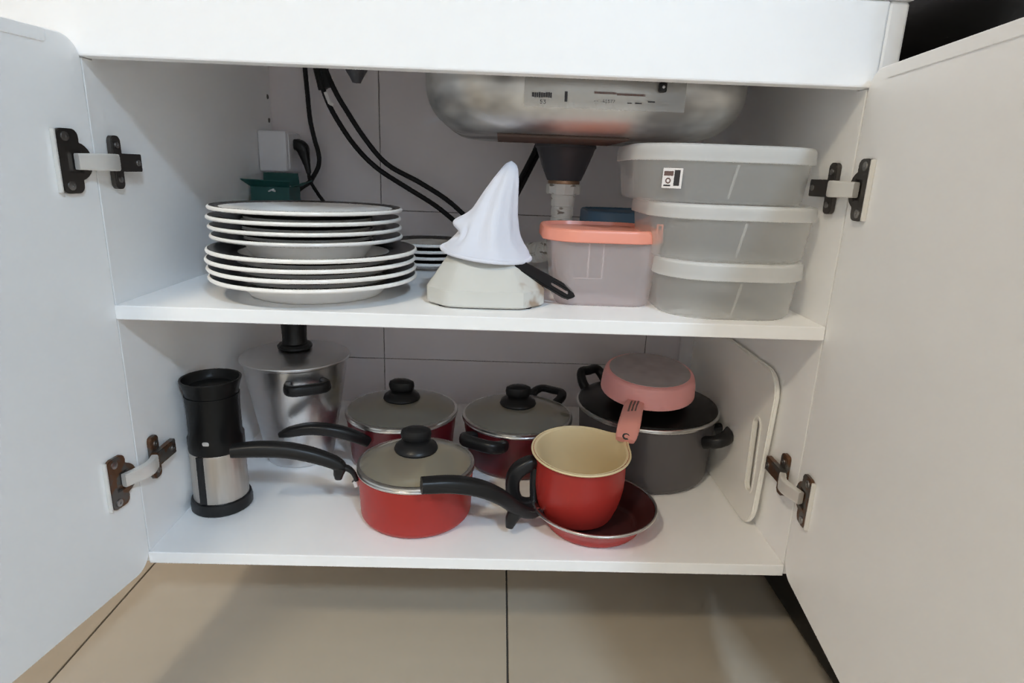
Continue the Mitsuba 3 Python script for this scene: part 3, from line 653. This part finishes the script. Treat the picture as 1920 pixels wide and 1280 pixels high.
# ------------------------------------------------------------------ tall aluminium pot
AX, AY = .1035, .2762
al = thing("aluminium_pot", "tall tapered aluminium pot with black side handle, behind the coffee grinder", "pot")
part(al, "body", lathe([(0, 0), (.046, 0), (.051, .003), (.0535, .010), (.0775, .150), (.0790, .1695), (.0800, .1715), (.0785, .1725), (.077, .170), (.0755, .150), (.052, .012), (.048, .006), (0, .005)], AX, AY), "aluminium", smooth=30)
def loop_handle(c, ang, r0, out, half, z, w=.0075, h=.0065, rise=0.0, inner=True):
    """Bail shaped side handle in the horizontal plane: two posts and a grip."""
    d = np.array([math.cos(ang), math.sin(ang), 0]); s = np.array([-d[1], d[0], 0]); o = np.array([c[0], c[1], z])
    P = [o + d * (r0 - .002) - s * half * .92, o + d * (r0 + out * .55) - s * half + [0, 0, rise * .6], o + d * (r0 + out * .95) - s * half * .72 + [0, 0, rise], o + d * (r0 + out) + [0, 0, rise],
         o + d * (r0 + out * .95) + s * half * .72 + [0, 0, rise], o + d * (r0 + out * .55) + s * half + [0, 0, rise * .6], o + d * (r0 - .002) + s * half * .92]
    return sweep(P, w, h, steps=48, power=2.6, n=20)
aa = math.radians(-62)
part(al, "handle", loop_handle((AX, AY), aa, .0770, .020, .028, .149, .0065, .0085), "black_plastic")
part(al, "handle", loop_handle((AX, AY), aa + math.pi, .0770, .020, .028, .149, .0065, .0085), "black_plastic")
ll = thing("pot_lid", "flat aluminium lid with a tall black knob on the tapered pot", "lid")
part(ll, "disc", lathe([(.0775, .1716), (.0842, .1732), (.0846, .1752), (.0838, .1770), (.076, .1800), (.055, .1845), (.028, .1862), (0, .1866), (0, .1848), (.028, .1842), (.055, .1822), (.076, .1775), (.0775, .1716)], AX, AY), "aluminium", smooth=30)
part(ll, "knob", lathe([(0, .1867), (.022, .1867), (.0262, .1892), (.0268, .1925), (.0245, .1955), (.0195, .1970), (.0185, .2030), (.0195, .226), (.0235, .236), (.0240, .244), (.0215, .249), (0, .250)], AX, AY, 0, 48), "black_plastic")

# ------------------------------------------------------------------ pans
def pan_body(t, x, y, R, h, rbot, m_out, m_in, m_rim="steel", belly=0.0, base=0.0, wall=.0022):
    """Round pan: outer shell, lining and rolled rim."""
    f = .012
    out = [(0, base), (rbot - f, base)] + arc(rbot - f, base + f, f, -90, -8, 7)
    for t_ in np.linspace(.15, 1, 7): out.append((rbot + (R - .0015 - rbot) * t_ + belly * math.sin(math.pi * t_), base + f + (h - .003 - f) * t_))
    inn = [(max(r - wall, 0), z + (wall if z < base + f * .7 else wall * .4)) for r, z in out]
    lin = [(r - .0004 if r > .001 else 0, z + .0004) for r, z in inn]
    part(t, "body", lathe(out + [(r, z) for r, z in inn[::-1]], x, y), m_out, smooth=35)
    part(t, "lining", lathe(lin + [(max(r - .0006, 0), z + .0006) for r, z in lin[::-1]], x, y), m_in, smooth=35)
    part(t, "rim", lathe(arc(R - .0016, base + h - .0016, .0021, 0, 360, 13), x, y), m_rim, smooth=True)
def glass_lid(lab, x, y, R, z, rise, knob="black", tint="lid_glass", rot=0, small_knob=True):
    t = thing("glass_lid", lab, "lid")
    dome = [(r, z + .0045 + rise * (1 - (r / R) ** 2.2)) for r in np.linspace(R - .003, 0, 14)]
    under = [(r, q - .0028) for r, q in dome[::-1]]
    part(t, "glass", lathe(dome, x, y), tint, smooth=True)
    part(t, "rim", lathe([(R - .0045, z + .0015), (R + .0002, z + .0008), (R + .0015, z + .0022), (R + .0010, z + .0046), (R - .0016, z + .0056), (R - .0047, z + .0054), (R - .0045, z + .0015)], x, y), "steel", smooth=40)
    zt = z + .0045 + rise
    kb = t
    part(t, "knob_base", lathe([(0, zt - .002), (.0285, zt - .0028), (.0300, zt + .0003), (.0285, zt + .0045), (.0215, zt + .0098), (.0165, zt + .0120), (0, zt + .0120)], x, y, 0, 48), "black_plastic", smooth=40)
    grip = [(.0170, .0121), (.0195, .0150), (.0208, .0215), (.0195, .0270), (.0140, .0300), (0, .0310)]
    g = lathe([(0, .0121)] + grip, 0, 0, 0, 48); g.apply_scale((1.02, .66, 1.0))
    c, s = math.cos(rot), math.sin(rot)
    part(t, "knob_grip", place(g, np.array([[c, -s, 0], [s, c, 0], [0, 0, 1.0]]), (x, y, zt)), "black_plastic", smooth=40)
    return t
def bracket(t, p, q, w=.006):
    part(t, "bracket", sweep([p, (np.array(p) + q) / 2 + np.array([0, 0, .002]), q], w * .45, w, steps=8, power=5), "steel", smooth=40)

# red saucepan in front
sp = thing("saucepan", "bright red saucepan with long black handle, foremost under its glass lid", "saucepan")
FXX, FYY = .3179, .1100
pan_body(sp, FXX, FYY, .0805, .0735, .0770, "red_enamel", "cream_enamel")
part(sp, "handle", sweep([(.2215, .0875, .0755), (.2170, .0868, .0805), (.2050, .0850, .0880), (.1800, .0805, .0985), (.1500, .0765, .1060), (.1150, .0715, .1085), (.0840, .0670, .1075)],
                         [.0070, .0085, .0095, .0105, .0110, .0110, .0100], [.0060, .0080, .0090, .0098, .0100, .0100, .0085], steps=60, power=2.8, n=22), "black_plastic")
part(sp, "handle_hook", sweep([(.2190, .0868, .0780), (.2165, .0860, .0690), (.2160, .0855, .0610)], [.0085, .0075, .0055], [.0085, .0070, .0045], up=(1, 0, 0), steps=16, power=2.8), "black_plastic", label="small thumb stop under the handle")
part(sp, "handle_neck", sweep([(.2200, .0875, .0780), (.2290, .0895, .0740), (.2350, .0915, .0660), (.2385, .0925, .0560)], [.0060, .0058, .0055, .0050], [.0042, .0036, .0034, .0030], steps=24, power=2.8), "black_plastic")
bracket(sp, (.2400, .0930, .0470), (.2365, .0915, .0570), .0055)
glass_lid("glass lid with steel rim and black knob on the foremost red saucepan", FXX, FYY, .0797, .0733, .0200, rot=.1)
# red saucepan behind
sb_ = thing("saucepan", "dark red saucepan at the back with its black handle pointing left", "saucepan")
BXX, BYY = .2712, .2830
pan_body(sb_, BXX, BYY, .0912, .0830, .0830, "shaded_red_enamel", "cream_enamel")
part(sb_, "handle", sweep([(.2300, .2030, .0620), (.2180, .1930, .0730), (.2000, .1860, .0830), (.1760, .1810, .0900), (.1480, .1800, .0910), (.1200, .1800, .0850), (.1050, .1805, .0795)],
                          [.0080, .0090, .0100, .0105, .0105, .0095, .0050], [.0085, .0090, .0092, .0090, .0086, .0074, .0040], steps=60, power=2.8, n=22), "black_plastic")
glass_lid("glass lid with steel rim and black knob on the back left saucepan", BXX, BYY, .0905, .0828, .0185, rot=-.1)
# dark red casserole
cs_ = thing("casserole", "dark red casserole with two black loop handles, back middle under its glass lid", "casserole")
CX, CY = .4631, .2800
pan_body(cs_, CX, CY, .0908, .0802, .0800, "shaded_red_enamel", "cream_enamel")
ca = math.radians(58)
part(cs_, "handle", loop_handle((CX, CY), ca, .0895, .034, .027, .0790, .0080, .0060, .010), "black_plastic")
part(cs_, "handle", loop_handle((CX, CY), ca + math.pi, .0895, .030, .030, .0660, .0085, .0095, .008), "black_plastic")
glass_lid("glass lid with steel rim and black knob on the dark red casserole", CX, CY, .0902, .0798, .0185, rot=.1)
# grey casserole
gc = thing("casserole", "charcoal grey casserole with black loop handles, at the back right", "casserole")
QX, QY = .6740, .2680
pan_body(gc, QX, QY, .1115, .1095, .1040, "grey_enamel", "dark_nonstick", "steel")
qa = math.radians(-34)
part(gc, "handle", loop_handle((QX, QY), qa, .1090, .026, .032, .0840, .0100, .0095, .010), "black_plastic")
part(gc, "handle", loop_handle((QX, QY), math.radians(126), .1090, .030, .026, .0960, .0075, .0080, .034), "black_plastic")
gl = thing("glass_lid", "smoked dark lid with wide steel rim on the charcoal casserole", "lid")
part(gl, "glass", lathe([(.1118, .1147), (.1114, .1165)] + [(r, .1165 + .0180 * (1 - (r / .110) ** 2.4)) for r in np.linspace(.1095, 0, 14)], QX, QY), "black_gloss", smooth=True)
part(gl, "rim", lathe([(.1085, .1100), (.1140, .1096), (.1152, .1110), (.1148, .1136), (.1125, .1146), (.1085, .1145), (.1085, .1100)], QX, QY), "steel", smooth=40)
part(gl, "knob", lathe([(0, .1340), (.018, .1340), (.0150, .1400), (.0135, .1550), (.0180, .1700), (.0170, .1765), (0, .1780)], QX, QY, 0, 40), "black_plastic")
# pink frying pan, upside down on that lid
pf = thing("frying_pan", "small pink pan lying upside down on the charcoal casserole lid", "pan")
KX, KY = .6640, .2420
zr = .1425
out = [(.0722, zr), (.0727, zr + .0015), (.0715, zr + .0180), (.0695, zr + .0270)] + arc(.0625, zr + .0275, .0065, 20, 78, 5)
inn = [(r - .0022, z - .0014 if k > 0 else z) for k, (r, z) in enumerate(out)]
base_top = out[-1]
part(pf, "body", lathe(out + [(.0615, zr + .0343), (.0610, zr + .0320)] + inn[::-1] + [out[0]], KX, KY), "pink_enamel", smooth=35)
part(pf, "base_disc", lathe([(0, zr + .0372), (.054, zr + .0358), (.0618, zr + .0348), (.0624, zr + .0335), (.0610, zr + .0318), (0, zr + .0325)], KX, KY), "scuffed_grey", smooth=35)
hs = [(.6330, .1800, .1515), (.6265, .1660, .1480), (.6180, .1420, .1375), (.6115, .1240, .1295), (.6075, .1140, .1260)]
part(pf, "handle", sweep(hs, [.0130, .0145, .0158, .0152, .0130], [.0042, .0052, .0055, .0052, .0045], steps=36, power=3.0, n=24), "pink_plastic")
for s_ in (-.0050, .0, .0050):
    part(pf, "handle_groove", sweep([(.6305 + s_, .1745, .1557), (.6265 + s_, .1660, .1534), (.6225 + s_, .1560, .1497)], .0012, .0012, n=10), "ink_brown", smooth=True)
part(pf, "hanging_ring", sweep([np.array([.6090, .1160, .1310]) + .0042 * np.array([math.cos(a), math.sin(a) * .9, math.sin(a) * .4]) for a in np.linspace(0, 2 * np.pi, 24, endpoint=False)], .0012, n=8, closed=True), "ink", smooth=True)

lean(pf, 7.0, (1, 0, 0), (KX, KY - .07, zr), (0, -.004, -.003))

# frying pan with the milk pot standing in it
fp = thing("frying_pan", "red frying pan with dark inside, holding the milk pot, handle pointing left", "pan")
EX, EY = .5665, .0880
pan_body(fp, EX, EY, .0862, .0345, .0670, "red_enamel", "dark_nonstick", "steel")
part(fp, "handle", sweep([(.4905, .0690, .0290), (.4760, .0640, .0290), (.4560, .0530, .0430), (.4350, .0400, .0655), (.4080, .0270, .0840), (.3750, .0160, .0945), (.3380, .0060, .0975)],
                         [.0060, .0085, .0095, .0105, .0110, .0112, .0102], [.0045, .0078, .0092, .0102, .0105, .0104, .0096], steps=64, power=3.0, n=22), "black_plastic")
part(fp, "handle_stop", sweep([(.4600, .0560, .0420), (.4520, .0525, .0260), (.4490, .0510, .0140)], [.0085, .0075, .0050], [.0110, .0085, .0050], up=(1, 0, 0), steps=16, power=3), "black_plastic", label="thumb stop hanging from the handle")
bracket(fp, (.4930, .0700, .0260), (.4780, .0650, .0285), .0055)
mp = thing("milk_pot", "red milk pot with cream inside and black loop handle, standing in the frying pan", "milk pot")
MX, MY, MB, MH = .5440, .1000, .0085, .0985
out = [(0, MB), (.041, MB)] + arc(.041, MB + .012, .012, -90, -5, 6) + [(.0572, MB + .022), (.0602, MB + .036), (.0622, MB + .050), (.0626, MB + .064), (.0618, MB + .084), (.0640, MB + .0970), (.0668, MB + MH)]
inn = [(max(r - .0020, 0), z + (.002 if z < MB + .01 else 0)) for r, z in out]
def spout(m, k=.009):
    a0 = math.radians(28); v = m.vertices - [MX, MY, 0]; a = np.arctan2(v[:, 1], v[:, 0]); zz = np.clip((v[:, 2] - MB - .062) / (MH - .062), 0, 1)
    g = np.exp(-((a - a0) / .24) ** 2) * zz ** 2 * k
    v[:, 0] += np.cos(a0) * g; v[:, 1] += np.sin(a0) * g; v[:, 2] += g * .35
    m.vertices = v + [MX, MY, 0]; return m
lin = [(max(r - .0004, 0), z + .0004) for r, z in inn]
part(mp, "body", spout(lathe(out + inn[::-1], MX, MY)), "red_enamel", smooth=35)
part(mp, "lining", spout(lathe(lin + [(max(r - .0006, 0), z + .0004) for r, z in lin[::-1]], MX, MY)), "cream_enamel", smooth=35)
part(mp, "rim", spout(lathe(arc(.0664, MB + MH - .0005, .0016, 0, 360, 13), MX, MY)), "cream_enamel", smooth=True)
part(mp, "handle", sweep([(0.4820, 0.0920, 0.0870), (0.4745, 0.0905, 0.0890), (0.4595, 0.0880, 0.0800), (0.4525, 0.0870, 0.0660), (0.4535, 0.0865, 0.0450), (0.4605, 0.0870, 0.0300), (0.4725, 0.0895, 0.0250), (0.4825, 0.0925, 0.0260)],
                         [.0095, .0100, .0100, .0098, .0095, .0090, .0085, .0080], [.0070, .0100, .0110, .0100, .0090, .0085, .0075, .0060], up=(0, 1, 0), steps=56, power=3.2, n=22), "black_plastic")
part(mp, "handle_plate", sweep([(0.4815, 0.0925, 0.0840), (0.4810, 0.0925, 0.0560), (0.4825, 0.0925, 0.0280)], .0050, .0080, up=(0, 1, 0), n=20, steps=12, power=4), "black_plastic")

lean(mp, 4.5, (1, 0, 0), (MX, MY - .038, MB), (0, 0, .0005))

# ------------------------------------------------------------------ cutting board against the right wall
cb_ = thing("cutting_board", "white plastic cutting board with slot handle leaning on the right cabinet wall", "cutting board")
bp = Polygon(rrect(.340, .2290, .036, 12)); sl = Polygon(rrect(.021, .105, .0105, 8)); sl = affinity.rotate(sl, -6, origin=(0, 0)); sl = affinity.translate(sl, -.139, -.012)
gro = [bp.buffer(-.004)]
m = prism(bp.difference(sl), .0070, .0018)
Rb = np.column_stack([[0, 1, 0], [.035, 0, 1], [-1, 0, .035]]); Rb /= np.linalg.norm(Rb, axis=0)
bo = place(m, Rb, (.7905 + .003, .074 + .170, .1147))
part(cb_, "panel", bo, "board_plastic", smooth=30)
lipm = prism(sl.buffer(.004).difference(sl), .0016, .0005)
part(cb_, "slot_rim", place(lipm, Rb, np.array([.7905 + .003, .074 + .170, .1147]) + Rb[:, 2] * .0066), "board_plastic", smooth=30)
